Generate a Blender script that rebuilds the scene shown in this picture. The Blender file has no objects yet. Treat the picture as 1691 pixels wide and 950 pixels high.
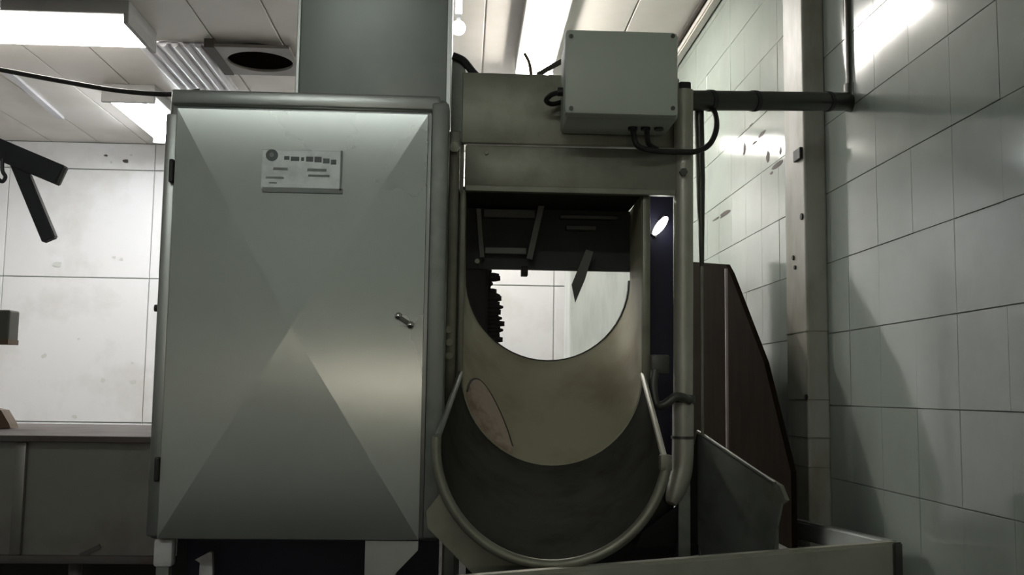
import bpy, bmesh, math, random
from mathutils import Vector, Matrix

random.seed(7)
S = bpy.context.scene
C = S.collection

# ------------------------------------------------------------------ camera
F = 1700.0                      # focal length in pixels of the 1691 x 950 frame
EYE = Vector((0, 0, 1.0))
CX, CY = 845.5, 475.0
VPX, VPY = 766.0, 648.0         # vanishing point of the room's depth lines
yd = Vector((VPX - CX, -(VPY - CY), -F)).normalized()      # world Y seen from the camera
zu = Vector((240, 17075, -F)); zu = (zu - yd * zu.dot(yd)).normalized()
xr = yd.cross(zu)
R = Matrix((xr, yd, zu))        # camera -> world rotation
cam = bpy.data.cameras.new('camera')
cam.sensor_width = 36.0
cam.lens = F / 1691.0 * 36.0
cam.clip_start = 0.02
co = bpy.data.objects.new('camera', cam)
C.objects.link(co)
co.matrix_world = Matrix.Translation(EYE) @ R.to_4x4()
S.camera = co

# ------------------------------------------------------------------ world, exposure
w = bpy.data.worlds.new('world'); S.world = w
w.use_nodes = True
w.node_tree.nodes['Background'].inputs[0].default_value = (0.6, 0.65, 0.7, 1)
w.node_tree.nodes['Background'].inputs[1].default_value = 0.05
S.view_settings.view_transform = 'Standard'
S.view_settings.look = 'None'
S.view_settings.exposure = 1.7
S.view_settings.gamma = 1.0
S.view_settings.use_curve_mapping = False

LAMP_REAR = 16.0      # the fluorescent fittings over the far half of the room
LAMP_FRONT_FILL = 6.3      # added unseen fitting over the camera, brightens the cabinet front
LAMP_WARM_FILL = 9.5      # added unseen warm lamp behind the camera, for the door highlight


def P(px, py, Y):
    """world point at depth Y that a pixel of the photograph looks at"""
    d = R @ Vector((px - CX, -(py - CY), -F))
    return EYE + d * (Y / d.y)


def PX(px, py, X):
    d = R @ Vector((px - CX, -(py - CY), -F))
    return EYE + d * (X / d.x)


def PZ(px, py, z):
    d = R @ Vector((px - CX, -(py - CY), -F))
    return EYE + d * ((z - EYE.z) / d.z)


def Pplane(px, py, a, n):
    d = R @ Vector((px - CX, -(py - CY), -F))
    return EYE + d * ((a - EYE).dot(n) / d.dot(n))


# ------------------------------------------------------------------ materials
def mat(name, col, rough=0.5, metal=0.0, var=0.12, scale=6.0, bump=0.0, bscale=40.0, col2=None,
        stretch=(1, 1, 1), lo=0.45, hi=0.7, rvar=0.08, spec=0.5, coat=0.0):
    m = bpy.data.materials.new(name)
    m.use_nodes = True
    nt = m.node_tree; N = nt.nodes; L = nt.links
    b = N['Principled BSDF']
    b.inputs['Metallic'].default_value = metal
    b.inputs['Specular IOR Level'].default_value = spec
    b.inputs['Coat Weight'].default_value = coat
    b.inputs['Coat Roughness'].default_value = 0.08
    tc = N.new('ShaderNodeTexCoord')
    geo = N.new('ShaderNodeNewGeometry')
    mp = N.new('ShaderNodeMapping'); mp.inputs['Scale'].default_value = stretch
    L.new(geo.outputs['Position'], mp.inputs['Vector'])
    n1 = N.new('ShaderNodeTexNoise')
    n1.inputs['Scale'].default_value = scale
    n1.inputs['Detail'].default_value = 5
    n1.inputs['Roughness'].default_value = 0.6
    L.new(mp.outputs[0], n1.inputs['Vector'])
    mr = N.new('ShaderNodeMapRange')
    mr.inputs['From Min'].default_value = lo; mr.inputs['From Max'].default_value = hi
    L.new(n1.outputs['Fac'], mr.inputs['Value'])
    mx = N.new('ShaderNodeMix'); mx.data_type = 'RGBA'
    c2 = col2 or tuple(max(0, c * (1 - var)) for c in col)
    mx.inputs[6].default_value = (*col, 1); mx.inputs[7].default_value = (*c2, 1)
    L.new(mr.outputs[0], mx.inputs[0])
    L.new(mx.outputs[2], b.inputs['Base Color'])
    rr = N.new('ShaderNodeMapRange')
    rr.inputs['To Min'].default_value = max(0.02, rough - rvar); rr.inputs['To Max'].default_value = min(1, rough + rvar)
    L.new(n1.outputs['Fac'], rr.inputs['Value'])
    L.new(rr.outputs[0], b.inputs['Roughness'])
    if bump:
        n2 = N.new('ShaderNodeTexNoise'); n2.inputs['Scale'].default_value = bscale; n2.inputs['Detail'].default_value = 4
        L.new(mp.outputs[0], n2.inputs['Vector'])
        bp = N.new('ShaderNodeBump'); bp.inputs['Strength'].default_value = bump; bp.inputs['Distance'].default_value = 0.01
        L.new(n2.outputs['Fac'], bp.inputs['Height'])
        L.new(bp.outputs[0], b.inputs['Normal'])
    return m


def brush_x(m, amount):
    """horizontal brushing: highlights stretch along the u axis of the mesh"""
    nt = m.node_tree
    t = nt.nodes.new('ShaderNodeTangent'); t.direction_type = 'UV_MAP'
    b = nt.nodes['Principled BSDF']
    b.inputs['Anisotropic'].default_value = amount
    nt.links.new(t.outputs[0], b.inputs['Tangent'])


def emit(name, col, strength):
    m = bpy.data.materials.new(name); m.use_nodes = True
    b = m.node_tree.nodes['Principled BSDF']
    b.inputs['Base Color'].default_value = (0.9, 0.9, 0.9, 1)
    b.inputs['Emission Color'].default_value = (*col, 1)
    b.inputs['Emission Strength'].default_value = strength
    return m


M = {
    'tile': mat('glazed_tile', (0.40, 0.455, 0.41), 0.10, 0, scale=2.5, col2=(0.35, 0.395, 0.355), bump=0.03, bscale=3, rvar=0.04, spec=0.7),
    'grout': mat('grey_grout', (0.36, 0.38, 0.36), 0.6, scale=20),
    'panel': mat('white_cladding', (0.76, 0.76, 0.77), 0.45, scale=1.8, col2=(0.62, 0.61, 0.58), lo=0.5, hi=0.75, bump=0.05, bscale=5),
    'ceil': mat('pale_ceiling_board', (0.78, 0.74, 0.69), 0.5, scale=1.5, col2=(0.68, 0.64, 0.58)),
    'plaster': mat('grey_plaster', (0.62, 0.64, 0.61), 0.8, scale=3),
    'pier': mat('pale_grey_pier', (0.72, 0.76, 0.73), 0.5, scale=3, stretch=(4, 4, 0.6), col2=(0.58, 0.62, 0.59)),
    'floor': mat('dark_concrete', (0.045, 0.044, 0.042), 0.9, spec=0.05, scale=3, bump=0.2),  # kept very dark so the space under the cabinet stays black
    'column': mat('stained_column_paint', (0.42, 0.42, 0.37), 0.45, scale=5, stretch=(1, 1, 0.4), col2=(0.29, 0.28, 0.22), lo=0.42, hi=0.62),
    'steel': mat('brushed_steel', (0.48, 0.505, 0.485), 0.36, 0.9, scale=4, col2=(0.42, 0.44, 0.42), rvar=0.06),
    'door': mat('brushed_door_steel', (0.50, 0.53, 0.505), 0.27, 0.92, scale=2.5, col2=(0.47, 0.498, 0.475), rvar=0.015),
    'duct': mat('painted_duct', (0.36, 0.39, 0.37), 0.42, 0.55, scale=3),
    'olive': mat('dull_trough_steel', (0.46, 0.44, 0.32), 0.6, 0.25, scale=6, col2=(0.38, 0.33, 0.23), rvar=0.1, spec=0.3),
    'dark_steel': mat('grimy_steel', (0.27, 0.285, 0.26), 0.5, 0.5, scale=8, col2=(0.19, 0.20, 0.18)),
    'scoop': mat('dark_scoop_steel', (0.05, 0.05, 0.042), 0.9, 0.0, scale=8, col2=(0.03, 0.03, 0.024), spec=0.08),  # very dark matt steel, faintly mottled
    'frame': mat('frame_steel', (0.27, 0.27, 0.215), 0.45, 0.5, scale=7, col2=(0.20, 0.195, 0.15)),
    'post': mat('pale_post_steel', (0.50, 0.49, 0.42), 0.45, 0.4, scale=7, col2=(0.42, 0.41, 0.33)),
    'rust': mat('rust_stained_steel', (0.54, 0.44, 0.36), 0.6, 0.1, scale=14, col2=(0.30, 0.21, 0.15), spec=0.3),
    'box': mat('grey_enclosure_paint', (0.58, 0.63, 0.56), 0.45, scale=3, var=0.06),
    'black': mat('black_rubber', (0.018, 0.018, 0.018), 0.45, scale=10),
    'near_black': mat('near_black_metal', (0.035, 0.035, 0.034), 0.55, 0.3, scale=10),  # near-black metal, also on the added shade sheets
    'bars': mat('dark_bar_metal', (0.11, 0.11, 0.10), 0.45, 0.6, scale=10),
    'navy': mat('dark_navy', (0.012, 0.011, 0.035), 0.5, scale=8),
    'conduit': mat('dark_conduit_metal', (0.085, 0.085, 0.075), 0.32, 0.75, scale=6),
    'brown': mat('dark_shadow_board', (0.014, 0.009, 0.005), 0.9, scale=6, stretch=(1, 3, 0.6), col2=(0.009, 0.006, 0.003), spec=0.03),  # shadow tone put into the board's colour
    'pinkrod': mat('pinkish_rod_metal', (0.50, 0.42, 0.41), 0.4, 0.4),
    'white': mat('white_foot_paint', (0.62, 0.60, 0.60), 0.5, scale=25, var=0.25),
    'chrome': mat('bright_chrome', (0.85, 0.85, 0.83), 0.14, 1.0),
    'plate': mat('engraved_plate_metal', (0.46, 0.49, 0.47), 0.4, 0.6, scale=30, var=0.15),
    'ink': mat('dark_plate_ink', (0.15, 0.17, 0.165), 0.5),
    'faint': mat('faint_plate_ink', (0.29, 0.315, 0.30), 0.5),
    'ledge': mat('ledge_steel', (0.13, 0.115, 0.11), 0.7, 0.2, scale=5, col2=(0.10, 0.075, 0.072), spec=0.15),
    'skirt': mat('trough_front_steel', (0.27, 0.26, 0.24), 0.42, 0.6, scale=4, col2=(0.20, 0.185, 0.165), bump=0.1, bscale=3),
    'iron': mat('black_painted_iron', (0.045, 0.048, 0.055), 0.4, 0.3, scale=10),
    'boxgreen': mat('grey_green_box_paint', (0.10, 0.105, 0.085), 0.5),
    'wood': mat('brown_wood', (0.16, 0.10, 0.06), 0.6, scale=10, stretch=(1, 6, 1)),
    'fitting': mat('lamp_housing_paint', (0.30, 0.30, 0.29), 0.5),
    'vent': mat('vent_frame_metal', (0.17, 0.155, 0.135), 0.5, 0.3),
    'ribs': mat('white_ribbed_plastic', (0.72, 0.71, 0.74), 0.35),
    'void': mat('matt_black_mouth_shade', (0.006, 0.005, 0.004), 1.0, spec=0.0, rvar=0),
    'grime': mat('dark_grime', (0.07, 0.06, 0.05), 0.7),
    'bristle': mat('dark_bristle', (0.02, 0.012, 0.014), 0.7),
    'glow': emit('fluorescent_glow', (1.0, 0.955, 0.885), LAMP_REAR),
    'glow_cool': emit('cool_fluorescent_glow', (0.93, 0.97, 1.0), LAMP_REAR * 0.65),
    'glow_front_fill': emit('front_fill_glow', (0.95, 1.0, 0.95), LAMP_FRONT_FILL),
    'glow_warm_fill': emit('warm_fill_glow', (1.0, 0.87, 0.72), LAMP_WARM_FILL),
    'glow_bulb': emit('bulb_glow', (0.97, 0.97, 1.0), 12.0),
    'glow_small': emit('gap_spot_glow', (0.97, 1.0, 0.98), 4.0),  # glow of the oval that stands in for a reflection
}


# ------------------------------------------------------------------ mesh helpers
def new():
    return bmesh.new()


def face(bm, vs):
    try:
        return bm.faces.new(vs)
    except ValueError:
        return None


def box(bm, a, b, bevel=0.0, seg=2):
    x0, x1 = sorted((a[0], b[0])); y0, y1 = sorted((a[1], b[1])); z0, z1 = sorted((a[2], b[2]))
    v = [bm.verts.new(p) for p in ((x0, y0, z0), (x1, y0, z0), (x1, y1, z0), (x0, y1, z0),
                                   (x0, y0, z1), (x1, y0, z1), (x1, y1, z1), (x0, y1, z1))]
    fs = [bm.faces.new([v[i] for i in q]) for q in ((0, 3, 2, 1), (4, 5, 6, 7), (0, 1, 5, 4), (1, 2, 6, 5), (2, 3, 7, 6), (3, 0, 4, 7))]
    if bevel:
        es = list({e for f in fs for e in f.edges})
        bmesh.ops.bevel(bm, geom=es, offset=bevel, segments=seg, affect='EDGES', profile=0.5)
    return bm


def pbox(x0, y0, x1, y1, Y, depth, bevel=0.0, bm=None):
    """box whose front face fills a pixel rectangle at depth Y"""
    bm = bm or new()
    xm, ym = (x0 + x1) / 2, (y0 + y1) / 2
    return box(bm, (P(x0, ym, Y).x, Y, P(xm, y1, Y).z), (P(x1, ym, Y).x, Y + depth, P(xm, y0, Y).z), bevel)


def beam(bm, a, b, wid, hei, up=Vector((0, 0, 1)), bevel=0.0):
    """rectangular bar from a to b (centre line)"""
    a, b = Vector(a), Vector(b)
    d = (b - a).normalized()
    s = d.cross(up)
    s = s.normalized() if s.length > 1e-4 else Vector((1, 0, 0))
    u = s.cross(d).normalized()
    v = []
    for p in (a, b):
        for i, j in ((-1, -1), (1, -1), (1, 1), (-1, 1)):
            v.append(bm.verts.new(p + s * wid / 2 * i + u * hei / 2 * j))
    fs = [bm.faces.new([v[i] for i in q]) for q in ((0, 1, 2, 3), (7, 6, 5, 4), (0, 4, 5, 1), (1, 5, 6, 2), (2, 6, 7, 3), (3, 7, 4, 0))]
    if bevel:
        bmesh.ops.bevel(bm, geom=list({e for f in fs for e in f.edges}), offset=bevel, segments=2, affect='EDGES')
    return bm


def tube(bm, pts, r, n=12):
    """round bar along a polyline, capped"""
    pts = [Vector(p) for p in pts]
    rings = []
    ref = None
    for i, p in enumerate(pts):
        t = (pts[min(i + 1, len(pts) - 1)] - pts[max(i - 1, 0)]).normalized()
        if ref is None:
            ref = Vector((0, 0, 1)) if abs(t.z) < 0.9 else Vector((1, 0, 0))
        s = t.cross(ref).normalized(); ref = s.cross(t).normalized()
        rad = r[i] if isinstance(r, (list, tuple)) else r
        rings.append([bm.verts.new(p + (s * math.cos(2 * math.pi * k / n) + ref * math.sin(2 * math.pi * k / n)) * rad) for k in range(n)])
    for a, b in zip(rings, rings[1:]):
        for k in range(n):
            face(bm, (a[k], a[(k + 1) % n], b[(k + 1) % n], b[k]))
    face(bm, rings[0][::-1]); face(bm, rings[-1])
    return bm


def smooth_path(pts, n=6):
    pts = [Vector(p) for p in pts]
    out = []
    for i in range(len(pts) - 1):
        p0, p1, p2, p3 = pts[max(i - 1, 0)], pts[i], pts[i + 1], pts[min(i + 2, len(pts) - 1)]
        for k in range(n):
            t = k / n
            out.append(0.5 * ((2 * p1) + (p2 - p0) * t + (2 * p0 - 5 * p1 + 4 * p2 - p3) * t * t + (3 * p1 - p0 - 3 * p2 + p3) * t ** 3))
    out.append(pts[-1])
    return out


def prism(bm, pts, off):
    """flat polygon extruded by a vector"""
    pts = [Vector(p) for p in pts]; off = Vector(off)
    a = [bm.verts.new(p) for p in pts]; b = [bm.verts.new(p + off) for p in pts]
    face(bm, a[::-1]); face(bm, b)
    n = len(pts)
    for i in range(n):
        face(bm, (a[i], a[(i + 1) % n], b[(i + 1) % n], b[i]))
    return bm


def disc(bm, c, r, axis, h, n=20, r2=None):
    c = Vector(c); axis = Vector(axis).normalized()
    return tube(bm, [c, c + axis * h], [r, r2 if r2 is not None else r], n)


def obj(name, bm, m, parent=None, smooth=False, kind=None, label=None):
    bmesh.ops.recalc_face_normals(bm, faces=bm.faces)
    xs = [v.co for v in bm.verts]
    lo = Vector((min(v.x for v in xs), min(v.y for v in xs), min(v.z for v in xs)))
    hi = Vector((max(v.x for v in xs), max(v.y for v in xs), max(v.z for v in xs)))
    c = (lo + hi) / 2
    bmesh.ops.translate(bm, verts=bm.verts, vec=-c)
    me = bpy.data.meshes.new(name)
    bm.to_mesh(me); bm.free()
    me.materials.append(M[m])
    if smooth:
        for p in me.polygons:
            p.use_smooth = True
        try:
            me.set_sharp_from_angle(angle=math.radians(38))
        except Exception:
            pass
    o = bpy.data.objects.new(name, me)
    C.objects.link(o)
    o['_c'] = tuple(c)
    if parent is not None:
        o.parent = parent
        o.location = c - Vector(parent['_c'])
    else:
        o.location = c
    if kind:
        o['kind'] = kind
    if label:
        o['label'] = label
    return o


def thing(name, label, cat, loc, group=None, kind=None):
    o = bpy.data.objects.new(name, None)
    o.empty_display_size = 0.05
    C.objects.link(o)
    o.location = loc; o['_c'] = tuple(loc)
    o['label'] = label; o['category'] = cat
    if group:
        o['group'] = group
    if kind:
        o['kind'] = kind
    return o


def tag(o, label, cat, group=None, kind=None):
    o['label'] = label; o['category'] = cat
    if group:
        o['group'] = group
    if kind:
        o['kind'] = kind
    return o


def copy_of(src, c, parent):
    o = src.copy(); C.objects.link(o)
    o['_c'] = tuple(c)
    o.parent = parent
    o.location = Vector(c) - Vector(parent['_c'])
    return o


# ------------------------------------------------------------------ the room
XR, XL, YB, YF, ZC = 1.28, -5.0, 8.7, -2.2, 3.06

fl = obj('floor', box(new(), (XL - .1, YF - .1, -0.1), (XR + .1, YB + .1, 0)), 'floor', kind='structure')
fl['label'] = 'dark concrete floor'
ce = obj('ceiling', box(new(), (XL - .1, YF - .1, ZC + 0.012), (XR + .1, YB + .1, ZC + 0.12)), 'ceil', kind='structure')
ce['label'] = 'pale boarded ceiling with grooves running away'
pw = 0.4
plank = None
k = 0
x = XR
while x > XL + 0.05:
    cen = Vector((x - pw / 2, (YF + YB) / 2, ZC + 0.006))
    if plank is None:
        plank = obj('plank', box(new(), (x - pw + 0.004, YF, ZC), (x - 0.004, YB, ZC + 0.012), 0.003, 1), 'ceil', ce)
    else:
        copy_of(plank, cen, ce)
    x -= pw

wr = obj('wall_right', box(new(), (XR + 0.006, YF - .1, 0), (XR + 0.1, YB + .1, ZC + .01)), 'grout', kind='structure')
wr['label'] = 'right wall of square glazed pale tiles'
TS = 0.25
tile0 = None
zj0 = 0.972 - 3 * TS - TS
ys = [2.37 - 3 * TS + TS * j for j in range(22)]
for yy in ys:
    for kz in range(13):
        za = zj0 + TS * kz; zb = za + TS
        if za >= ZC - 0.02 or zb <= 0.02:
            continue
        cut = za < 0 or zb > ZC
        za2, zb2 = max(za, 0.0), min(zb, ZC)
        dx = random.uniform(-0.0006, 0.0006)
        if cut or tile0 is None:
            t = obj('tile', box(new(), (XR + dx, yy + 0.0005, za2 + 0.0013), (XR + 0.006, yy + TS - 0.0005, zb2 - 0.0013), 0.0006, 1), 'tile', wr)
            if not cut and tile0 is None:
                tile0 = t
        else:
            t = copy_of(tile0, (XR + 0.003 + dx, yy + TS / 2, za + TS / 2), wr)
            t.rotation_euler = (0, random.uniform(-0.003, 0.003), random.uniform(-0.003, 0.003))
# the rest of the wall, far and near, in the same glaze
obj('tile_field', box(new(), (XR + 0.001, ys[-1] + TS, 0), (XR + 0.006, YB, ZC)), 'tile', wr)
obj('tile_field', box(new(), (XR + 0.001, YF, 0), (XR + 0.006, ys[0], ZC)), 'tile', wr)
# grime on the far part of the right wall, under the dark conduit
for i, (gx, gy, gw, gh) in enumerate(((1229, 246, 5, 30), (1268, 258, 7, 26), (1289, 249, 4, 22), (1274, 286, 6, 10),
                                      (1246, 236, 12, 4), (1258, 222, 14, 4), (1284, 272, 22, 5), (1240, 206, 8, 5),
                                      (1197, 353, 20, 4), (1182, 362, 12, 4))):
    a = PX(gx - gw / 2, gy + (gh / 2 if gh < 8 else 0) * 0 + gh / 2, XR - 0.001); b = PX(gx + gw / 2, gy - gh / 2, XR - 0.001)
    y0, y1 = sorted((a.y, b.y)); zc0, zc1 = sorted((a.z, b.z))
    pts = []
    for q in range(9):
        an = 2 * math.pi * q / 9
        rr = random.uniform(0.6, 1.05)
        pts.append((XR - 0.0012, (y0 + y1) / 2 + math.cos(an) * (y1 - y0) / 2 * rr, (zc0 + zc1) / 2 + math.sin(an) * (zc1 - zc0) / 2 * rr))
    obj('stain', prism(new(), pts, (0.001, 0, 0)), 'grime', wr)

wb = obj('wall_back', box(new(), (XL - .1, YB + 0.02, 0), (XR + .1, YB + 0.12, ZC + .01)), 'grout', kind='structure')
wb['label'] = 'brightly lit white panelled back wall'
zs = [0.0, 0.71, 1.91, 2.83, ZC]
xb = [-5.0, -3.85, -2.65, -1.45, -0.25, 0.75, XR]
for i in range(len(xb) - 1):
    for j in range(4):
        dy = random.uniform(0, 0.004)
        obj('panel', box(new(), (xb[i] + .003, YB + dy, zs[j] + .004), (xb[i + 1] - .003, YB + 0.02, zs[j + 1] - .004), 0.003, 1), 'panel', wb)
for gx, gy, r in ((175, 257, 4), (207, 266, 6), (217, 256, 3), (184, 268, 3), (170, 629, 6), (73, 588, 6), (219, 631, 6), (95, 437, 9), (123, 688, 5), (188, 425, 4), (200, 428, 4), (218, 600, 4), (130, 560, 3)):
    c = P(gx, gy, YB - 0.001)
    pts = []
    for q in range(9):
        an = 2 * math.pi * q / 9
        rr = r / F * YB * random.uniform(0.5, 1.0)
        pts.append((c.x + math.cos(an) * rr, YB - 0.002, c.z + math.sin(an) * rr * 0.8))
    obj('stain', prism(new(), pts, (0, 0.002, 0)), 'grime' if r in (4, 6) and gy < 300 else 'plaster', wb)
wl = obj('wall_left', box(new(), (XL - 0.1, YF - .1, 0), (XL, YB + .1, ZC + .01)), 'panel', kind='structure')
wf = obj('wall_front', box(new(), (XL - .1, YF - 0.1, 0), (XR + .1, YF, ZC + .01)), 'plaster', kind='structure')

# cove strip along the right wall and ceiling
tr = obj('trim_1', beam(new(), (XR - 0.03, 3.9, ZC - 0.03), (XR - 0.03, YB, ZC - 0.03), 0.05, 0.05, bevel=0.008), 'ceil', kind='structure')
tr['label'] = 'pale cove strip between right wall and ceiling'
tr2 = obj('trim_2', tube(new(), [(XR - 0.075, 3.9, ZC - 0.012), (XR - 0.075, YB, ZC - 0.012)], 0.012), 'grime', kind='structure')
tr2['label'] = 'dark seam beside the ceiling cove strip'
# ceiling batten at upper left
a = PZ(12, 118, ZC - 0.01); b = PZ(100, 195, ZC - 0.01)
tr3 = obj('trim_3', beam(new(), a, b, 0.05, 0.02), 'ribs', kind='structure')
tr3['label'] = 'thin white ceiling batten at far left'

# wall pier seen through the machine
pier = obj('wall_pier', box(new(), (P(941, 500, 7.0).x, 7.0, 0), (XR, 7.4, ZC), 0.01), 'pier', kind='structure')
pier['label'] = 'pale grey wall pier beyond the machine opening'

# boxed column on the right wall
cxf = 1.20
yf = cxf * F / (1338 - VPX); yb2 = cxf * F / (1304 - VPX)
col = obj('wall_column', box(new(), (cxf, yf, 0), (XR, yb2, ZC), 0.008), 'column', kind='structure')
col['label'] = 'stained boxed column standing against the tiled right wall'
obj('bracket_plate', box(new(), (cxf - 0.012, yf + 0.01, PX(1325, 262, cxf).z), (cxf, yf + 0.085, PX(1325, 243, cxf).z), 0.003), 'near_black', col)
for (hx, hy, r) in ((1325, 358, .012), (1311, 426, .009), (1314, 442, .008), (1333, 656, .010)):
    c = PX(hx, hy, cxf)
    obj('bolt', disc(new(), (cxf, c.y, c.z), r, (-1, 0, 0), 0.006, 10), 'near_black', col)
for hy in (548, 660, 722, 770):
    z = PX(1325, hy, cxf).z
    obj('joint_band', box(new(), (cxf - 0.002, yf - 0.002, z - 0.0018), (XR - 0.002, yb2 - 0.002, z + 0.0018)), 'frame', col)

# ------------------------------------------------------------------ cabinet with cross-broken door
DY = 2.60
cab = thing('control_cabinet', 'tall brushed steel cabinet with cross-creased door and small nameplate', 'cabinet', P(480, 895, 2.9))
bl, br_ = P(264, 540, DY + .04).x, -0.055
bt, bb = P(500, 158, DY + .03).z, P(480, 893, DY + .03).z
obj('body', box(new(), (bl, DY + 0.03, bb), (br_, 3.25, bt), 0.012, 3), 'steel', cab, True)
# top flange
bm = new(); box(bm, (bl + .008, DY + 0.012, bt - 0.034), (br_ - 0.02, DY + 0.05, bt + 0.004), 0.006)
obj('top_flange', bm, 'steel', cab, True)
# right edge return
bm = new(); box(bm, (P(706, 500, DY).x, DY + 0.004, bb + 0.01), (br_ + 0.004, DY + 0.07, bt - 0.015), 0.008)
obj('side_return', bm, 'dark_steel', cab, True)
# door: shallow four-sided pyramid with folded rim
dl, dr = P(284, 540, DY), P(699, 540, DY)
dtz, dbz = P(490, 184, DY).z, P(490, 891, DY).z
tl = P(287, 180, DY); trp = P(703, 187, DY); brp = P(689, 893, DY); blp = P(253, 890, DY)
xl_, xr_ = dl.x - 0.012, dr.x
cor = [Vector((xl_, DY, dbz)), Vector((xr_, DY, dbz)), Vector((xr_, DY, dtz)), Vector((xl_, DY, dtz))]
apex = P(482, 541, DY); apex.y = DY - 0.013
bm = new()
back = [bm.verts.new(v + Vector((0, 0.022, 0))) for v in cor]
front = [bm.verts.new(v) for v in cor]
ap = bm.verts.new(apex)
for i in range(4):
    face(bm, (front[i], front[(i + 1) % 4], ap))
    face(bm, (back[i], back[(i + 1) % 4], front[(i + 1) % 4], front[i]))
face(bm, back[::-1])
uvl = bm.loops.layers.uv.new('UVMap')
for f_ in bm.faces:
    for l_ in f_.loops:
        l_[uvl].uv = (l_.vert.co.x, l_.vert.co.z)
door = obj('door', bm, 'door', cab)
brush_x(M['door'], 0.9)
# left hinge strip
obj('hinge_strip', box(new(), (bl - 0.002, DY + 0.012, bb + 0.01), (xl_ - 0.003, DY + 0.05, dtz - 0.01), 0.004), 'steel', cab, True)
for (hx, hy) in ((286, 281), (259, 776)):
    c = P(hx, hy, DY - 0.008)
    hx_ = xl_ - 0.008
    obj('hinge', box(new(), (hx_ - 0.006, DY - 0.006, c.z - 0.03), (hx_ + 0.006, DY + 0.02, c.z + 0.03), 0.004), 'black', cab, label='black slotted hinge')
c = P(250, 508, DY + 0.03)
obj('stud', disc(new(), (bl + 0.002, DY + 0.05, c.z), 0.009, (-1, 0, 0), 0.02, 12), 'near_black', cab)


def door_y(xx, zz):
    """front surface of the creased door"""
    dx = (xx - apex.x) / ((xr_ - apex.x) if xx > apex.x else (apex.x - xl_))
    dz = (zz - apex.z) / ((dtz - apex.z) if zz > apex.z else (apex.z - dbz))
    t = max(abs(dx), abs(dz))
    return DY - 0.013 * (1 - min(t, 1))


# latch: two chrome lobes on a small escutcheon
c = P(667, 530, DY)
yl = door_y(c.x, c.z) - 0.001
lt = obj('latch', beam(new(), (c.x - 0.016, yl - 0.012, c.z + 0.010), (c.x + 0.018, yl - 0.012, c.z - 0.011), 0.016, 0.012, bevel=0.004), 'bars', cab, True)
for (ax, az) in ((-0.013, 0.011), (0.018, -0.011)):
    bm = new(); bmesh.ops.create_uvsphere(bm, u_segments=14, v_segments=8, radius=0.0095)
    bmesh.ops.translate(bm, verts=bm.verts, vec=(c.x + ax, yl - 0.016, c.z + az))
    obj('knob', bm, 'chrome', lt, True)
obj('escutcheon', disc(new(), (c.x, yl + 0.004, c.z), 0.014, (0, -1, 0), 0.012, 16), 'steel', lt, True)
# nameplate on the top facet
n0, n1 = P(434, 248, DY), P(562, 316, DY)
yn = min(door_y(n0.x, n0.z), door_y(n1.x, n1.z), door_y(n0.x, n1.z)) - 0.0025
slope = 0.013 / (dtz - apex.z)
npl = obj('nameplate', box(new(), (n0.x, yn, n1.z), (n1.x, yn + 0.003, n0.z), 0.0008, 1), 'plate', cab, label='pale engraved nameplate')
bm = new()
for (fx0, fy0, fx1, fy1) in ((434, 313, 566, 318), (561, 250, 566, 316)):
    a, b = P(fx0, fy1, DY), P(fx1, fy0, DY)
    box(bm, (a.x, yn - 0.002, a.z), (b.x, yn + 0.003, b.z))
obj('plate_frame', bm, 'faint', npl)


def mark(x0, y0, x1, y1, m='ink'):
    a, b = P(x0, y1, DY), P(x1, y0, DY)
    obj('print', box(new(), (a.x, yn - 0.0006, a.z), (b.x, yn, b.z)), m, npl)


c = P(450, 257.5, DY)
bm = new(); disc(bm, (c.x, yn, c.z), 0.0155, (0, -1, 0), 0.0006, 24)
lg = obj('logo', bm, 'ink', npl)
bm = new(); disc(bm, (c.x - .001, yn - 0.0006, c.z + .001), 0.006, (0, -1, 0), 0.0004, 16)
obj('logo_centre', bm, 'faint', npl)
for (x0, y0, x1, y1) in ((470, 259, 479, 265), (481, 260, 495, 267), (498, 261, 503, 267), (506, 260, 518, 268), (520, 260, 532, 269), (534, 263, 545, 271), (547, 265, 556, 273)):
    mark(x0, y0, x1, y1)
for (x0, y0, x1, y1) in ((452, 278, 476, 282), (508, 280, 540, 284), (510, 290, 545, 293), (440, 293, 470, 296), (445, 302, 458, 304)):
    mark(x0, y0, x1, y1, 'faint')
# feet and under-frame
zb_ = bb
f0 = P(253, 900, DY + .02); f1 = P(285, 900, DY + .02)
bm = new(); box(bm, (f0.x, DY + 0.02, P(268, 940, DY).z), (f1.x, DY + 0.06, zb_ + 0.002), 0.008)
obj('foot_block', bm, 'white', cab, True, label='worn white foot block')
legm = new(); box(legm, (f0.x + 0.008, DY + 0.025, 0), (f1.x - 0.008, DY + 0.055, P(268, 940, DY).z + 0.004))
obj('leg', legm, 'dark_steel', cab)
g0 = P(603, 905, DY + 0.02); g1 = P(676, 905, DY + 0.02)
prx = [(g0.x, DY + 0.02, zb_ + 0.002), (P(690, 900, DY).x, DY + 0.02, zb_ + 0.002), (P(690, 900, DY).x, DY + 0.02, zb_ - 0.02), (P(652, 948, DY).x, DY + 0.02, P(652, 950, DY).z), (P(645, 948, DY).x, DY + 0.02, 0), (g0.x, DY + 0.02, 0)]
obj('leg', prism(new(), prx, (0, 0.05, 0)), 'steel', cab)
for xx in (bl + 0.05, br_ - 0.06):
    obj('leg', box(new(), (xx - 0.02, 3.18, 0), (xx + 0.02, 3.22, bb + 0.004)), 'dark_steel', cab)
bk = [P(322, 925, DY + .12), P(346, 912, DY + .12), P(350, 914, DY + .12), P(351, 960, DY + .12), P(328, 960, DY + .12), P(330, 930, DY + .12)]
br = prism(new(), bk, (0, 0.02, 0))
zlow = P(340, 960, DY + .12).z
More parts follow.
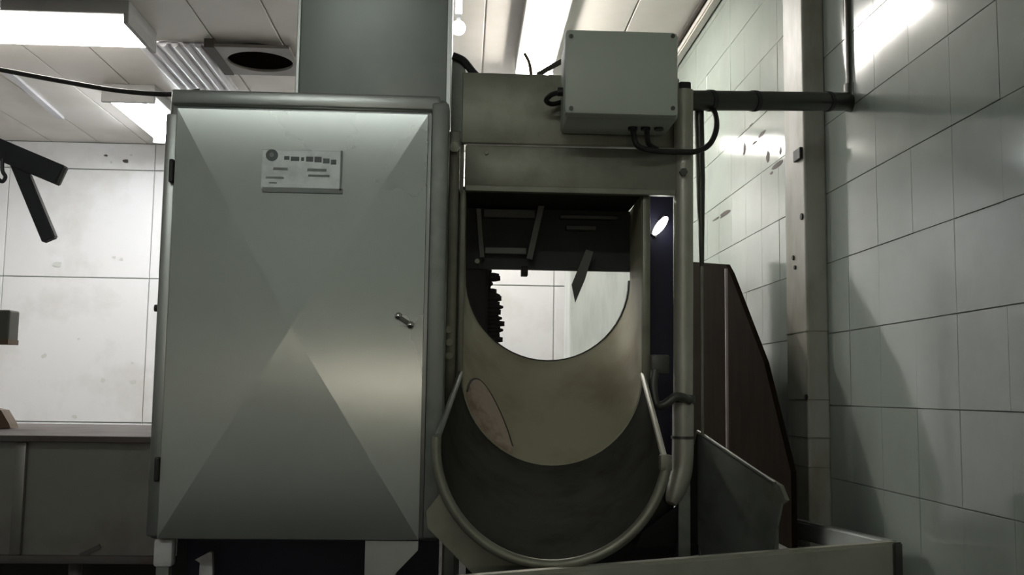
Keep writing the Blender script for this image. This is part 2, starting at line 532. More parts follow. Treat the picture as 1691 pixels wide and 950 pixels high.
box(br, (P(330, 950, DY + .12).x, DY + .12, 0), (P(351, 950, DY + .12).x, DY + .14, zlow + 0.002))
obj('leg', br, 'white', cab, label='pale stepped inner leg')
# added dark box behind the legs, standing in for shade under the cabinet
obj('cabinet_shade_box', box(new(), (bl + 0.002, 3.0, 0), (br_ - 0.01, 3.15, bb + 0.002)), 'navy', cab)

# ------------------------------------------------------------------ housing above the cabinet
d0 = P(491, 100, 2.95); d1 = P(744, 100, 2.95)
hs = thing('duct_housing', 'grey-green sheet metal duct rising from the cabinet top to the ceiling', 'duct', ((d0.x + d1.x) / 2, 3.1, bt))
obj('casing', box(new(), (d0.x, 2.95, bt + 0.002), (d1.x, 3.28, ZC - 0.002), 0.006), 'duct', hs, True)
obj('edge_strip', box(new(), (d1.x - 0.012, 2.944, bt + 0.002), (d1.x + 0.003, 2.96, ZC - 0.004), 0.002, 1), 'steel', hs)
obj('edge_strip', box(new(), (d0.x - 0.003, 2.944, bt + 0.002), (d0.x + 0.008, 2.96, ZC - 0.004), 0.002, 1), 'steel', hs)

# ------------------------------------------------------------------ washing machine with U-shaped trough
MY = 3.0
r1 = 148 / F * MY
c1 = P(912, 617, MY)
c2 = P(905, 461, 3.30); r2 = 137 / F * 3.30
ztop = P(912, 317, MY).z
wm = thing('drum_washer', 'open stainless washing machine with U-shaped trough and scoop chute', 'machine', (c1.x, MY, 0))


def uprof(c, r, zt, n=28, arc=(180, 360)):
    pts = []
    if zt is not None:
        pts.append(Vector((c.x - r, c.y, zt)))
    for i in range(n + 1):
        an = math.radians(arc[0] + (arc[1] - arc[0]) * i / n)
        pts.append(Vector((c.x + r * math.cos(an), c.y, c.z + r * math.sin(an))))
    if zt is not None:
        pts.append(Vector((c.x + r, c.y, zt)))
    return pts


def shell(pa, pb, qa, qb):
    """solid sheet between inner profiles pa,pb and outer profiles qa,qb"""
    bm = new()
    V = [[bm.verts.new(p) for p in s] for s in (pa, pb, qb, qa)]
    n = len(pa)
    for s in range(4):
        A, B = V[s], V[(s + 1) % 4]
        for i in range(n - 1):
            face(bm, (A[i], A[i + 1], B[i + 1], B[i]))
    face(bm, [v[0] for v in V]); face(bm, [v[-1] for v in V][::-1])
    return bm


obj('trough', shell(uprof(c1, r1, ztop), uprof(c2, r2, ztop), uprof(c1, r1 + .008, ztop), uprof(c2, r2 + .008, ztop)), 'olive', wm, True)
# dark lip around the far opening
obj('far_lip', shell(uprof(c2, r2 - .004, None), uprof(c2 + Vector((0, .02, 0)), r2 - .004, None), uprof(c2, r2 + .012, None), uprof(c2 + Vector((0, .02, 0)), r2 + .012, None)), 'near_black', wm, True)
# rust-stained repair patch on the lower left of the trough
def trough_pt(deg, t, inset):
    cc = c1.lerp(c2, t); rr = r1 + (r2 - r1) * t - inset
    an = math.radians(deg)
    return Vector((cc.x + rr * math.cos(an), cc.y, cc.z + rr * math.sin(an)))


bm = new()
rows = []
NP = 16
for i in range(NP + 1):
    s_ = i / NP
    deg = 197 + 47 * s_
    tm = 0.40 * math.sin(math.pi * min(1, s_ * 0.98 + 0.01)) ** 0.7 + 0.02
    rows.append([bm.verts.new(trough_pt(deg, tm * q, ins)) for q, ins in ((0.0, 0.006), (0.5, 0.006), (1.0, 0.006), (1.0, 0.001), (0.0, 0.001))])
for a_, b_ in zip(rows, rows[1:]):
    for q in range(5):
        face(bm, (a_[q], a_[(q + 1) % 5], b_[(q + 1) % 5], b_[q]))
face(bm, rows[0]); face(bm, rows[-1][::-1])
pt_ = obj('patch', bm, 'rust', wm, True, label='brown rust-stained patch plate')
edge = []
for i in range(NP + 1):
    s_ = i / NP
    tm = 0.40 * math.sin(math.pi * min(1, s_ * 0.98 + 0.01)) ** 0.7 + 0.02
    edge.append(trough_pt(197 + 47 * s_, tm + 0.008, 0.003))
obj('patch_seam', tube(new(), edge, 0.0035, 6), 'grime', pt_, True)

# scoop chute towards the camera
SY = 2.45
c0 = P(912, 737, SY); r0 = 188 / F * SY
arcA = (176, 353)
inn_f, inn_b = uprof(c0, r0, None, 32, arcA), uprof(c1 + Vector((0, -.003, 0)), r1 + 0.004, None, 32, (180, 360))
out_f, out_b = uprof(c0, r0 + .007, None, 32, arcA), uprof(c1 + Vector((0, -.003, 0)), r1 + .012, None, 32, (180, 360))
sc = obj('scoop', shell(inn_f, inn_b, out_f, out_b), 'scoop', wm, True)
rim = [p + Vector((0, -0.004, 0)) for p in uprof(c0, r0 + 0.003, None, 40, arcA)]
obj('rim', tube(new(), rim, 0.0125, 10), 'frame', sc, True, label='bright rolled rim')
obj('side_edge', tube(new(), [inn_f[-1], inn_b[-1]], 0.008, 8), 'post', sc, True)
obj('side_edge', tube(new(), [inn_f[0], inn_b[0]], 0.008, 8), 'dark_steel', sc, True)
c = inn_f[-1]
bm = new(); box(bm, c - Vector((.014, .016, .022)), c + Vector((.014, .012, .016)), 0.004)
obj('lug', bm, 'frame', sc, True)
# apron plate under the scoop, lower left
ay = 2.56
ap_ = [P(704, 845, ay), P(738, 800, ay), P(770, 858, ay), P(830, 905, ay), P(930, 945, ay), P(930, 985, ay), P(800, 968, ay), P(706, 872, ay)]
obj('apron', prism(new(), ap_, (0, 0.008, 0)), 'frame', wm)

# posts and cross members
zpt = P(1130, 150, 2.97).z
bm = new()
tube(bm, [P(1129, 150, 2.98), P(1128, 700, 2.98)], 0.0285, 20)
rp = obj('post', bm, 'post', wm, True)
obj('sleeve', tube(new(), smooth_path([P(1128, 668, 2.98), P(1127, 760, 2.98), P(1121, 795, 2.97), P(1108, 832, 2.95)], 5), [0.031] * 10 + [0.030, 0.029, 0.027, 0.024, 0.020, 0.015], 18), 'post', wm, True)
obj('collar', disc(new(), P(1127, 725, 2.98), 0.033, (0, 0, 1), 0.008, 20), 'bars', wm, True)
obj('collar', disc(new(), P(1128, 665, 2.98), 0.036, (0, 0, 1), 0.022, 20), 'bars', wm, True)
# clamp arm bending left from the post
obj('clamp_arm', tube(new(), smooth_path([P(1140, 662, 2.95), P(1118, 655, 2.93), P(1098, 668, 2.93), P(1084, 668, 2.94), P(1079, 640, 2.95), P(1082, 612, 2.96)], 5), 0.0125, 10), 'bars', wm, True)
obj('clamp_block', pbox(1076, 586, 1106, 618, 2.96, 0.05, 0.006), 'bars', wm, True)
# left posts
obj('post', pbox(738, 215, 756, 690, 3.0, 0.035, 0.006), 'frame', wm, True)
obj('inner_bar', pbox(757, 318, 767, 640, 2.985, 0.03, 0.003), 'frame', wm, True)
obj('inner_bar', pbox(1061, 318, 1074, 645, 2.985, 0.03, 0.003), 'frame', wm, True)
for by in (545, 566, 588):
    c = P(742, by, 2.995)
    obj('bolt', disc(new(), c, 0.011, (0, -1, 0), 0.012, 8), 'frame', wm)
c = P(750, 245, 2.995)
obj('bolt', disc(new(), c, 0.016, (0, -1, 0), 0.016, 6), 'frame', wm)
c = P(1128, 285, 2.945)
obj('bolt', disc(new(), c, 0.012, (0, -1, 0), 0.012, 6), 'bars', wm)
# upper panel and cross beam
obj('gap_shade_strip', pbox(744, 96, 767, 330, 3.06, 0.02), 'dark_steel', wm)  # added dark strip standing in for the dark gap beside the duct
up = obj('upper_panel', pbox(763, 124, 1122, 240, 3.0, 0.03, 0.004), 'frame', wm, True)
cb = obj('cross_beam', pbox(768, 243, 1142, 317, 2.965, 0.05, 0.006), 'frame', wm, True)
obj('bolt', disc(new(), P(803, 252, 2.965), 0.007, (0, -1, 0), 0.006, 8), 'frame', cb)
obj('beam_lip', pbox(768, 309, 1116, 319, 2.96, 0.02, 0.002), 'frame', cb)
# side cheeks outside the trough
obj('cheek', box(new(), (c1.x + r1 + 0.03, 3.16, 0.35), (P(1112, 450, 3.16).x, 3.19, P(1090, 316, 3.16).z)), 'navy', wm)
obj('cheek', box(new(), (P(742, 450, 3.05).x - .005, 3.06, 0.35), (P(768, 450, 3.06).x - 0.004, 3.3, P(760, 318, 3.05).z)), 'dark_steel', wm)
# hood: back plate, roof and the bars inside it
hb = obj('hood_back', box(new(), (c2.x - r2 - .008, 3.30, P(905, 446, 3.30).z), (c2.x + r2 + .008, 3.32, ztop)), 'near_black', wm)
obj('hood_roof', box(new(), (c1.x - r1 - .008, 3.0, ztop), (c1.x + r1 + .008, 3.34, ztop + 0.01)), 'near_black', wm)
for (x0, y0, x1, y1) in ((798, 345, 885, 360), (800, 408, 870, 420), (770, 318, 808, 333), (905, 330, 1000, 343), (935, 372, 985, 380), (925, 355, 1020, 362)):
    obj('slat', pbox(x0, y0, x1, y1, 3.27, 0.03, 0.003), 'bars', wm)
obj('strut', beam(new(), P(898, 322, 3.24), P(874, 428, 3.26), 0.018, 0.018, Vector((0, 1, 0))), 'bars', wm)
obj('strut', beam(new(), P(790, 345, 3.24), P(796, 425, 3.26), 0.014, 0.014, Vector((0, 1, 0))), 'bars', wm)
obj('paddle', prism(new(), [P(968, 412, 3.24), P(980, 416, 3.24), P(966, 462, 3.24), P(950, 500, 3.24), P(944, 470, 3.24)], (0, 0.006, 0)), 'bars', wm)
obj('peg', pbox(861, 440, 872, 455, 3.29, 0.04, 0.002), 'bristle', wm)
for (kx, ky) in ((806, 330), (984, 330), (788, 432)):
    obj('bolt', disc(new(), P(kx, ky, 3.265), 0.008, (0, -1, 0), 0.01, 8), 'frame', wm)
# upright bristle brush behind the far opening, ragged along its right side
bc = P(788, 520, 3.46)
br = obj('brush', box(new(), (P(740, 520, 3.46).x, 3.44, P(790, 640, 3.46).z), (P(806, 520, 3.46).x, 3.48, P(790, 380, 3.46).z), 0.01), 'bristle', wm, label='black ragged bristle brush')
lens = (6, 18, 20, 8, 4, 14, 20, 22, 19, 25, 21, 17, 23, 27, 20, 25, 19, 24, 16, 19, 13, 17, 22, 16, 20, 25)
for i, ln in enumerate(lens):
    yy = 448 + i * 6.6
    a = P(800, yy, 3.46); b = P(806 + ln, yy + random.uniform(-2, 2), 3.46)
    obj('tuft', tube(new(), [a, a.lerp(b, .7), b], [0.0105, 0.0115, 0.009 if i % 3 else 0.004], 6), 'bristle', br)
# legs of the machine down to the floor
for (lx, ly) in ((c1.x - r1 - 0.02, 3.24), (c1.x + r1 + 0.05, 3.24)):
    obj('leg', box(new(), (lx - .02, ly - .02, 0), (lx + .02, ly + .02, 0.7), 0.003), 'dark_steel', wm)
obj('leg', box(new(), (P(1128, 700, 2.98).x - .018, 2.965, 0), (P(1128, 700, 2.98).x + .018, 3.0, P(1128, 760, 2.98).z), 0.003), 'dark_steel', wm)
obj('leg', box(new(), (P(747, 650, 3.0).x - .016, 3.0, 0), (P(747, 650, 3.0).x + .016, 3.033, P(747, 690, 3.0).z + .003), 0.003), 'dark_steel', wm)
obj('gap_shade_sheet', box(new(), (0.5, 3.2, 0), (0.79, 3.215, 0.64)), 'near_black', wm)  # added dark sheet, shades off the bright wall behind the hopper
obj('belly', box(new(), (c1.x - r1 + .02, 3.05, 0.25), (c1.x + r1 + .1, 3.2, c1.z - r1 - 0.02)), 'near_black', wm)

# added glowing oval for a light reflection in the gap by the right post
sl = thing('gap_glow', 'small glowing oval standing in for a reflection in the dark gap beside the machine post', 'lamp', P(1090, 372, 3.15))
bm = new(); bmesh.ops.create_uvsphere(bm, u_segments=16, v_segments=10, radius=1)
a, b = P(1079, 388, 3.13), P(1102, 358, 3.13)
ax = (b - a)
rot = Vector((0, 0, 1)).rotation_difference(ax.normalized()).to_matrix().to_4x4()
bmesh.ops.transform(bm, verts=bm.verts, matrix=Matrix.Translation((a + b) / 2) @ rot @ Matrix.Diagonal((0.013, 0.013, ax.length / 2, 1)))
obj('lens', bm, 'glow_small', sl, True)
obj('gap_glow_backing', beam(new(), a + Vector((.002, .018, 0)), b + Vector((-.002, .018, 0)), 0.02, 0.018, Vector((0, 1, 0))), 'near_black', sl)

# ------------------------------------------------------------------ junction box and its cables
jb = thing('junction_box', 'grey electrical enclosure with rounded lid mounted on the machine top', 'electrical box', P(1026, 190, 2.85))
obj('body', pbox(936, 56, 1120, 196, 2.79, 0.19, 0.012), 'box', jb, True)
obj('lid', pbox(932, 49, 1121, 190, 2.75, 0.045, 0.014), 'box', jb, True)
for (sx, sy) in ((943, 179), (1111, 179), (943, 60), (1111, 60)):
    obj('screw', disc(new(), P(sx, sy, 2.7505), 0.006, (0, -1, 0), 0.004, 10), 'bars', jb)
for sx in (1045, 1066, 1088):
    p = P(sx, 195, 2.88)
    obj('cable_gland', disc(new(), (p.x, 2.88, p.z + 0.014), 0.014, (0, 0, -1), 0.05, 12), 'black', jb, True)
p = P(934, 152, 2.87)
obj('cable_gland', disc(new(), (p.x + 0.012, 2.87, p.z), 0.013, (-1, 0, 0), 0.035, 12), 'black', jb, True)
cb1 = obj('cable', tube(new(), smooth_path([P(930, 152, 2.87), P(912, 156, 2.88), P(902, 166, 2.92), P(912, 172, 2.96), P(930, 168, 2.98)], 6), 0.0075, 8), 'black', None, True)
tag(cb1, 'short black cable looping out of the left side of the grey enclosure', 'cable')
p = P(1045, 222, 2.88)
cb2 = obj('cable', tube(new(), smooth_path([p + Vector((0, 0, .02)), P(1052, 240, 2.88), P(1080, 249, 2.90), P(1120, 251, 2.925), P(1150, 250, 2.93), P(1172, 238, 2.94), P(1183, 213, 2.97), P(1181, 188, 3.03), P(1172, 174, 3.08)], 7), 0.0085, 10), 'black', None, True)
tag(cb2, 'black cable sagging from the enclosure and looping up to the conduit', 'cable')
p = P(1068, 222, 2.88)
cb3 = obj('cable', tube(new(), smooth_path([p + Vector((0, 0, .02)), P(1070, 235, 2.90), P(1078, 243, 2.93), P(1084, 246, 2.955)], 6), 0.008, 8), 'near_black', None, True)
tag(cb3, 'short dark cable dropping from the enclosure onto the cross beam', 'cable')

# conduit running to the right wall and up it
cd = thing('conduit', 'dark metal conduit running from the enclosure to the tiled wall and up', 'conduit', P(1270, 190, 3.15))
pA, pB = P(1132, 166, 3.02), P(1398, 168, 3.31)
pC = P(1409, 160, 3.32); pD = Vector((pC.x, pC.y, ZC - 0.02))
obj('pipe', tube(new(), [pA, pB], 0.031, 18), 'conduit', cd, True)
obj('elbow', tube(new(), smooth_path([pB - (pB - pA).normalized() * .01, P(1409, 170, 3.32), pC, P(1409, 140, 3.32)], 4), 0.031, 18), 'conduit', cd, True)
obj('pipe', tube(new(), [P(1409, 145, 3.32), pD], 0.024, 18), 'conduit', cd, True)
for t in (0.14, 0.40, 0.87):
    p = pA.lerp(pB, t); d = (pB - pA).normalized()
    obj('coupling', tube(new(), [p - d * 0.008, p + d * 0.008], 0.0335, 18), 'near_black', cd, True)
obj('end_fitting', pbox(1122, 134, 1142, 186, 3.0, 0.06, 0.006), 'near_black', cd, True)

rd = obj('drop_pipe', tube(new(), [P(1154, 184, 3.07), P(1157, 300, 3.07), P(1159, 440, 3.07)], [0.016, 0.014, 0.007], 12), 'conduit', None, True)
tag(rd, 'dark tapering drop pipe hanging below the conduit beside the post', 'pipe')
rd2 = obj('thin_rod', tube(new(), [P(1159, 440, 3.07), P(1160, 718, 3.07)], 0.005, 8), 'frame', None, True)
tag(rd2, 'thin pale upright rod just right of the machine post', 'rod')

# ------------------------------------------------------------------ side hopper at lower right
A0, B0 = P(1152, 713, 3.10), P(1284, 802, 2.76)
pn = Vector((B0.y - A0.y, -(B0.x - A0.x), 0)).normalized()
hop = thing('side_hopper', 'dark sheet metal side hopper with pale folded top edge', 'hopper', ((A0.x + B0.x) / 2, (A0.y + B0.y) / 2, 0.3))
poly = [A0, B0, Pplane(1290, 832, A0, pn), Pplane(1280, 880, A0, pn), Pplane(1268, 940, A0, pn), Pplane(1180, 960, A0, pn)]
low = Pplane(1152, 900, A0, pn)
poly.append(low)
off = -pn * 0.008 if pn.x < 0 else pn * 0.008
obj('side_sheet', prism(new(), poly, off), 'dark_steel', hop)
obj('edge_fold', tube(new(), [A0, A0.lerp(B0, .97)], 0.006, 8), 'steel', hop, True)
obj('lip', prism(new(), [A0.lerp(B0, .80) + Vector((0, -.006, 0)), B0 + Vector((0.004, -.006, 0)), Pplane(1296, 826, A0, pn) + Vector((0, -.006, 0)), Pplane(1280, 838, A0, pn) + Vector((0, -.006, 0)), Pplane(1262, 822, A0, pn) + Vector((0, -.006, 0))], (0.012, 0.004, 0)), 'frame', hop)
E = EYE.lerp(B0, 1.10)
fr = [B0, Vector((E.x, E.y, B0.z - .045)), Vector((E.x, E.y, 0.45)), Pplane(1268, 940, A0, pn)]
obj('back_sheet', prism(new(), fr, (0.004, 0.008, 0)), 'dark_steel', hop)
for q in (low, Pplane(1240, 945, A0, pn)):
    obj('leg', box(new(), (q.x + 0.005, q.y - .012, 0), (q.x + 0.03, q.y + .012, q.z + .02)), 'dark_steel', hop)
# inner wall between scoop and hopper
obj('shoulder_sheet', prism(new(), [P(1118, 835, 2.96), A0, low, P(1050, 905, 2.80), P(1060, 880, 2.82)], (0.004, 0.008, 0)), 'near_black', hop)

# ------------------------------------------------------------------ tray frame in front
zt = 0.60
F1 = PZ(1486, 895, zt); F0 = PZ(920, 941, zt)
fd = (F1 - F0).normalized()
FL = F0 - fd * 0.25
G1 = PZ(1285, 851, zt)
ts = thing('tray_stand', 'low stainless tray frame standing crosswise in front of the scoop', 'tray', ((F0.x + F1.x) / 2, (F0.y + F1.y) / 2, 0))
hgt = 0.10
dn = Vector((0, 0, -hgt / 2))
side = Vector((-fd.y, fd.x, 0))
obj('front_rail', beam(new(), FL + dn + side * .02, F1 + dn + side * .02, 0.04, hgt, bevel=0.008), 'post', ts, True)
obj('side_rail', beam(new(), F1 + Vector((0, 0, -.03)) + side * .02, G1 + Vector((0, 0, -.03)), 0.035, 0.06, bevel=0.006), 'steel', ts, True)
G0 = FL + (G1 - F1)
obj('end_cap', beam(new(), F1 + dn - fd * 0.03 - side * .002, F1 + dn + fd * 0.004 - side * .002, 0.012, hgt * 0.98, bevel=0.004), 'bars', ts, True)
for q in (F1 - fd * .03 + side * .02, FL + side * .02, G1 + Vector((0, -.02, 0))):
    obj('leg', box(new(), (q.x - .015, q.y - .015, 0), (q.x + .015, q.y + .015, zt - 0.05), 0.003), 'dark_steel', ts)
p = PZ(1352, 879, zt - 0.03)
obj('bracket', prism(new(), [p + Vector((-.03, 0, -.03)), p + Vector((.01, 0, -.03)), p + Vector((.004, 0, .012)), p + Vector((-.008, 0, .02))], (0, 0.01, 0)), 'frame', ts)
obj('tray_floor', prism(new(), [F0 + fd * .45 + side * .04 + Vector((0, 0, -.085)), F1 - fd * .03 + side * .04 + Vector((0, 0, -.085)), G1 + Vector((-.02, -.02, -.085)), F0 + fd * .45 + (G1 - F1) * .6 + Vector((0, 0, -.085))], (0, 0, 0.006)), 'dark_steel', ts)

# ------------------------------------------------------------------ brown board standing in for a soft shadow on the right wall
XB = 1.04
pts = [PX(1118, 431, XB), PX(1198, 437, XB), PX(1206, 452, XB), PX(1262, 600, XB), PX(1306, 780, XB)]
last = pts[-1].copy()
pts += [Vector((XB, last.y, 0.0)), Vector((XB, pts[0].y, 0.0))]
bd = obj('shadow_board', prism(new(), pts, (0.018, 0, 0)), 'brown', None)
tag(bd, 'dark brown board standing in for a slanted shadow between machine and column', 'board')
pk = obj('pink_rod', tube(new(), [P(1199, 444, 3.5), Vector((P(1201, 724, 3.5).x, 3.5, 0.0))], 0.0055, 8), 'pinkrod', None, True)
tag(pk, 'thin pinkish upright rod in front of the shadow board', 'rod')

# ------------------------------------------------------------------ steel table at left
TY = 2.9
tb = thing('steel_table', 'dull stainless table with deep front skirt left of the cabinet', 'table', P(100, 925, 3.3) * 1)
xt1 = bl - 0.004
xt0 = -2.0
zt1 = P(120, 722, TY).z
obj('tabletop', box(new(), (xt0, TY - 0.01, zt1 - 0.012), (xt1, 3.9, zt1), 0.004), 'ledge', tb)
obj('front_lip', box(new(), (xt0, TY - 0.025, zt1 - 0.014), (xt1, TY - 0.008, zt1 + 0.004), 0.003), 'ledge', tb)
zs0 = P(120, 918, TY).z
obj('skirt', box(new(), (xt0, TY + 0.012, zs0), (xt1, TY + 0.02, zt1 - 0.012)), 'skirt', tb)
obj('bottom_rail', box(new(), (xt0, TY - 0.006, zs0 - 0.022), (xt1, TY + 0.02, zs0), 0.004), 'ledge', tb, True)
pp = P(33, 800, TY)
obj('upright', box(new(), (pp.x - 0.018, TY - 0.004, zs0), (pp.x + 0.012, TY + 0.012, zt1 - 0.014), 0.004), 'skirt', tb, True)
obj('brace', beam(new(), P(133, 918, TY + .01), P(166, 902, TY + .01), 0.012, 0.008, Vector((0, 1, 0))), 'ledge', tb)
obj('table_shade_sheet', box(new(), (xt0, 3.86, 0), (xt1, 3.88, zt1 - 0.012)), 'near_black', tb)  # added dark sheet so the space under the table reads black
for lx in (125, -300):
    pp = P(lx, 930, TY + 0.05)
    obj('leg', tube(new(), [(pp.x, TY + .05, 0), (pp.x, TY + .05, zs0 - 0.004)], 0.018, 12), 'ledge', tb, True)
for lx in (xt0 + 0.1, xt1 - 0.1):
    obj('leg', tube(new(), [(lx, 3.8, 0), (lx, 3.8, zt1 - 0.012)], 0.018, 12), 'ledge', tb, True)

wd = obj('wooden_wedge', prism(new(), [P(-60, 702, 3.4), P(18, 702, 3.4), P(15, 694, 3.4), P(2, 672, 3.4), P(-60, 660, 3.4)], (0, 0.06, 0)), 'wood', None)
wd.location.z += zt1 - min((wd.matrix_basis @ v.co).z for v in wd.data.vertices)
tag(wd, 'small brown wooden wedge lying on the steel table at the left edge', 'wedge')

# ------------------------------------------------------------------ black bracket arm at left
BY = 3.6
hp = thing('bracket_post', 'black iron bracket arm with angled brace reaching in from the left', 'bracket', (P(-55, 500, BY).x, BY, 0))
obj('arm', beam(new(), P(-70, 218, BY), P(103, 291, BY), 0.045, 0.072, Vector((0, 0, 1)), 0.004), 'iron', hp)
obj('arm_end', beam(new(), P(99, 291, BY - .024), P(104, 293, BY - .024), 0.004, 0.066, Vector((0, 0, 1))), 'bars', hp)
obj('brace', beam(new(), P(27, 262, BY + .01), P(83, 397, BY + .01), 0.035, 0.048, Vector((1, 0, 0)), 0.004), 'iron', hp)
obj('post', box(new(), (P(-75, 500, BY).x, BY - .04, zt1), (P(-40, 500, BY).x, BY + .04, ZC - 0.002), 0.004), 'iron', hp)
obj('hook', tube(new(), smooth_path([P(4, 262, BY - .02), P(4, 282, BY - .02), P(9, 292, BY - .02), P(4, 300, BY - .02), P(-3, 296, BY - .02)], 4), 0.007, 8), 'iron', hp, True)
obj('side_box', pbox(-42, 511, 15, 566, BY - .02, 0.08, 0.006), 'boxgreen', hp)
obj('box_base', pbox(-42, 560, 13, 568, BY - .022, 0.084), 'wood', hp)

# ------------------------------------------------------------------ ceiling fittings
def fluoro(label, x0, x1, y0, y1, z, glow, housing=True):
    """wide fluorescent fitting hung under the ceiling"""
    e = thing('fluorescent_lamp', label, 'lamp', ((x0 + x1) / 2, (y0 + y1) / 2, z), 'ceiling fluorescent fittings')
    obj('housing', box(new(), (x0, y0, z + 0.012), (x1, y1, ZC - 0.001), 0.01), 'fitting', e, True)
    lx, ly = x1 - x0, y1 - y0
    if lx > ly:
        n = max(1, round(ly / 0.16))
        for i in range(n):
            yy = y0 + ly * (i + .5) / n
            obj('tube', tube(new(), [(x0 + .03, yy, z), (x1 - .03, yy, z)], 0.03, 12), glow, e, True)
        obj('end_cap', box(new(), (x1 - .03, y0, z - .04), (x1, y1, z + .02), .006), 'fitting', e)
        obj('end_cap', box(new(), (x0, y0, z - .04), (x0 + .03, y1, z + .02), .006), 'fitting', e)
    else:
        n = max(1, round(lx / 0.12))
        for i in range(n):
            xx = x0 + lx * (i + .5) / n
            obj('tube', tube(new(), [(xx, y0 + .03, z), (xx, y1 - .03, z)], 0.03, 12), glow, e, True)
        obj('end_cap', box(new(), (x0, y1 - .03, z - .04), (x1, y1, z + .02), .006), 'fitting', e)
        obj('end_cap', box(new(), (x0, y0, z - .04), (x1, y0 + .03, z + .02), .006), 'fitting', e)
    return e


fluoro('wide glowing fluorescent fitting at the top left of the ceiling', -3.5, -1.82, 5.40, 5.90, 2.97, 'glow')
fluoro('fluorescent fitting glowing above the top left corner of the cabinet', -2.50, -2.14, 6.95, 8.15, 2.97, 'glow_cool')
fluoro('fluorescent fitting glowing above the machine beside the enclosure', 0.28, 0.52, 4.75, 6.25, 2.98, 'glow')
fluoro('added unseen fluorescent fitting on the ceiling over the viewer', -1.8, 0.15, -0.85, -0.60, 2.98, 'glow_front_fill')  # added lamp out of view, brightens cabinet and right wall
fluoro('added fluorescent fitting by the back wall, unseen behind the machine top', -0.35, 0.60, 7.75, 8.0, 2.98, 'glow')  # added lamp out of view, brightens the wall behind the opening

bk = thing('added_warm_lamp', 'added unseen warm batten lamp on the wall behind the viewer', 'lamp', (0.17, YF + 0.04, 1.03))  # added lamp out of view, makes the warm door highlight
obj('added_lamp_base', box(new(), (-0.14, YF, 1.02), (0.42, YF + 0.05, 1.13), 0.006), 'fitting', bk, True)
obj('tube', tube(new(), [(-0.10, YF + 0.07, 1.07), (0.38, YF + 0.07, 1.07)], 0.03, 14), 'glow_warm_fill', bk, True)
for xx in (-0.13, 0.38):
    obj('end_cap', box(new(), (xx, YF + 0.03, 1.03), (xx + 0.03, YF + 0.11, 1.12), 0.004), 'fitting', bk)

# pendant bulb right of the duct
bp = P(757, 46, 3.6)
pb = thing('pendant_bulb', 'bare glowing bulb on a bright stem beside the duct', 'lamp', bp)
bm = new(); bmesh.ops.create_uvsphere(bm, u_segments=20, v_segments=12, radius=0.026)
bmesh.ops.translate(bm, verts=bm.verts, vec=bp)
obj('bulb', bm, 'glow_bulb', pb, True)
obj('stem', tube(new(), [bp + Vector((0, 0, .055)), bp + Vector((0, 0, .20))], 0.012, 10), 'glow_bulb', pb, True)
obj('neck', tube(new(), [bp + Vector((0, 0, .02)), bp + Vector((0, 0, .056))], 0.008, 10), 'fitting', pb, True)
obj('cord', tube(new(), [bp + Vector((0, 0, .2)), (bp.x, bp.y, ZC)], 0.004, 8), 'fitting', pb)

# square exhaust vent with a round black mouth
va, vb = PZ(352, 77, ZC - .05), PZ(487, 124, ZC - .05)
yv0, yv1 = va.y, PZ(420, 124, ZC - .05).y
yv0, yv1 = sorted((yv0, yv1))
ym = (yv0 + yv1) / 2
xv0, xv1 = P(368, 100, ym).x, P(487, 100, ym).x
vt = thing('exhaust_vent', 'square ceiling exhaust vent with round black mouth', 'vent', ((xv0 + xv1) / 2, ym, ZC - .05))
bm = new()
cxv = (xv0 + xv1) / 2 + .01; rv = min(xv1 - xv0, yv1 - yv0) / 2 * 0.9
NN = 32
inner = []; outer = []
for q in range(NN):
    an = 2 * math.pi * q / NN
    ca, sa = math.cos(an), math.sin(an)
    m_ = max(abs(ca), abs(sa))
    for lst, (ex, ey) in ((inner, (ca * rv, sa * rv)), (outer, (ca / m_ * (xv1 - xv0) / 2, sa / m_ * (yv1 - yv0) / 2))):
        lst.append([bm.verts.new((cxv + ex, ym + ey, zz)) for zz in (ZC - .05, ZC - .03)])
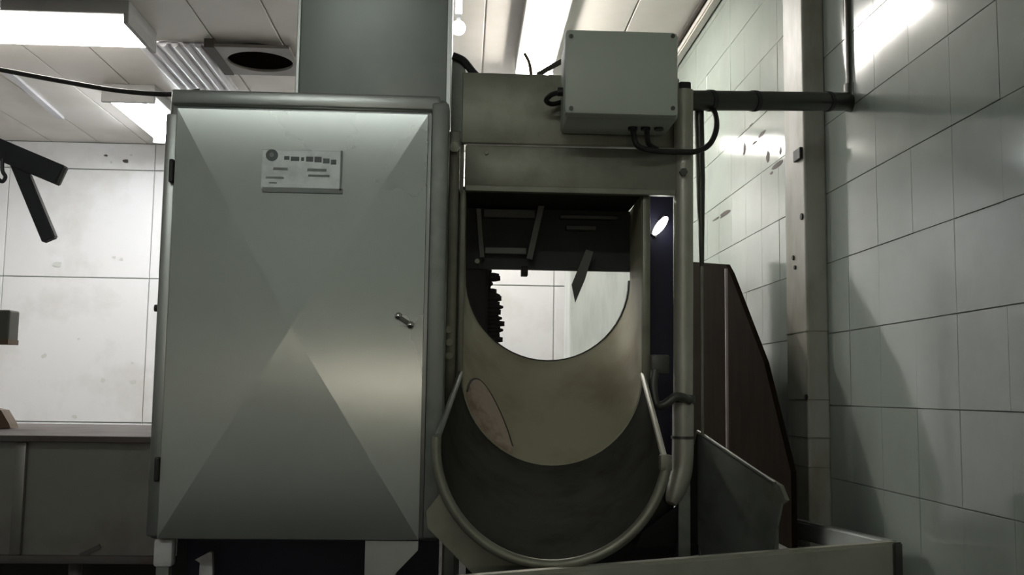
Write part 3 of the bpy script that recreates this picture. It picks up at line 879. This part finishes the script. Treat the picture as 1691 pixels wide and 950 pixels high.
for q in range(NN):
    n_ = (q + 1) % NN
    face(bm, (inner[q][0], inner[n_][0], outer[n_][0], outer[q][0])); face(bm, (inner[q][1], outer[q][1], outer[n_][1], inner[n_][1]))
    face(bm, (inner[q][0], inner[q][1], inner[n_][1], inner[n_][0])); face(bm, (outer[q][0], outer[n_][0], outer[n_][1], outer[q][1]))
obj('frame_plate', bm, 'vent', vt)
obj('mouth_shade_disc', disc(new(), (cxv, ym, ZC - .032), rv + .01, (0, 0, 1), 0.03, 32), 'void', vt)  # black disc standing in for the dark depth of the hole
obj('side_flange', box(new(), (xv0 - .05, yv0, ZC - .055), (xv0 + .01, yv1, ZC - .001)), 'grime', vt)

# ribbed plastic panel beside the vent
rb = thing('ribbed_panel', 'white ribbed plastic ceiling panel left of the exhaust vent', 'panel', (-1.6, 6.6, ZC - .01))
rx0, rx1 = P(262, 115, 6.55).x, xv0 - .07
obj('sheet', box(new(), (rx0, 6.05, ZC - .012), (rx1, 7.0, ZC - .001)), 'ribs', rb)
nr = 6
rib = None
for i in range(nr):
    xx = rx0 + (rx1 - rx0) * (i + .5) / nr
    if rib is None:
        rib = obj('rib', tube(new(), [(xx, 6.05, ZC - .014), (xx, 7.0, ZC - .014)], 0.022, 10), 'ribs', rb, True)
    else:
        copy_of(rib, (xx, 6.525, ZC - .014), rb)

# dark cable drooping below the ceiling at upper left
cc = obj('ceiling_cable', tube(new(), smooth_path([P(-60, 104, 5.0), P(0, 115, 5.0), P(90, 132, 5.0), P(190, 149, 5.0), P(276, 156, 5.0), P(330, 150, 5.0)], 6), 0.012, 8), 'near_black', None, True)
tag(cc, 'dark cable drooping under the ceiling at the upper left', 'cable')

# dark cables and clutter behind the machine top
for i, (pts, lab) in enumerate(((((748, 92), (765, 100), (780, 118), (790, 128)), 'dark cable bending over the left end of the machine top panel'),
                                (((866, 88), (874, 104), (877, 126)), 'thin brown cable hanging in front of the lamp above the machine'),
                                (((888, 124), (908, 112), (930, 100)), 'dark cable rising from the machine top behind the enclosure'))):
    o = obj('cable', tube(new(), smooth_path([P(a, b, 3.05) for a, b in pts], 5), (0.012, 0.005, 0.008)[i], 8), ('near_black', 'wood', 'grime')[i], None, True)
    tag(o, lab, 'cable')

for o in bpy.data.objects:
    if '_c' in o:
        del o['_c']
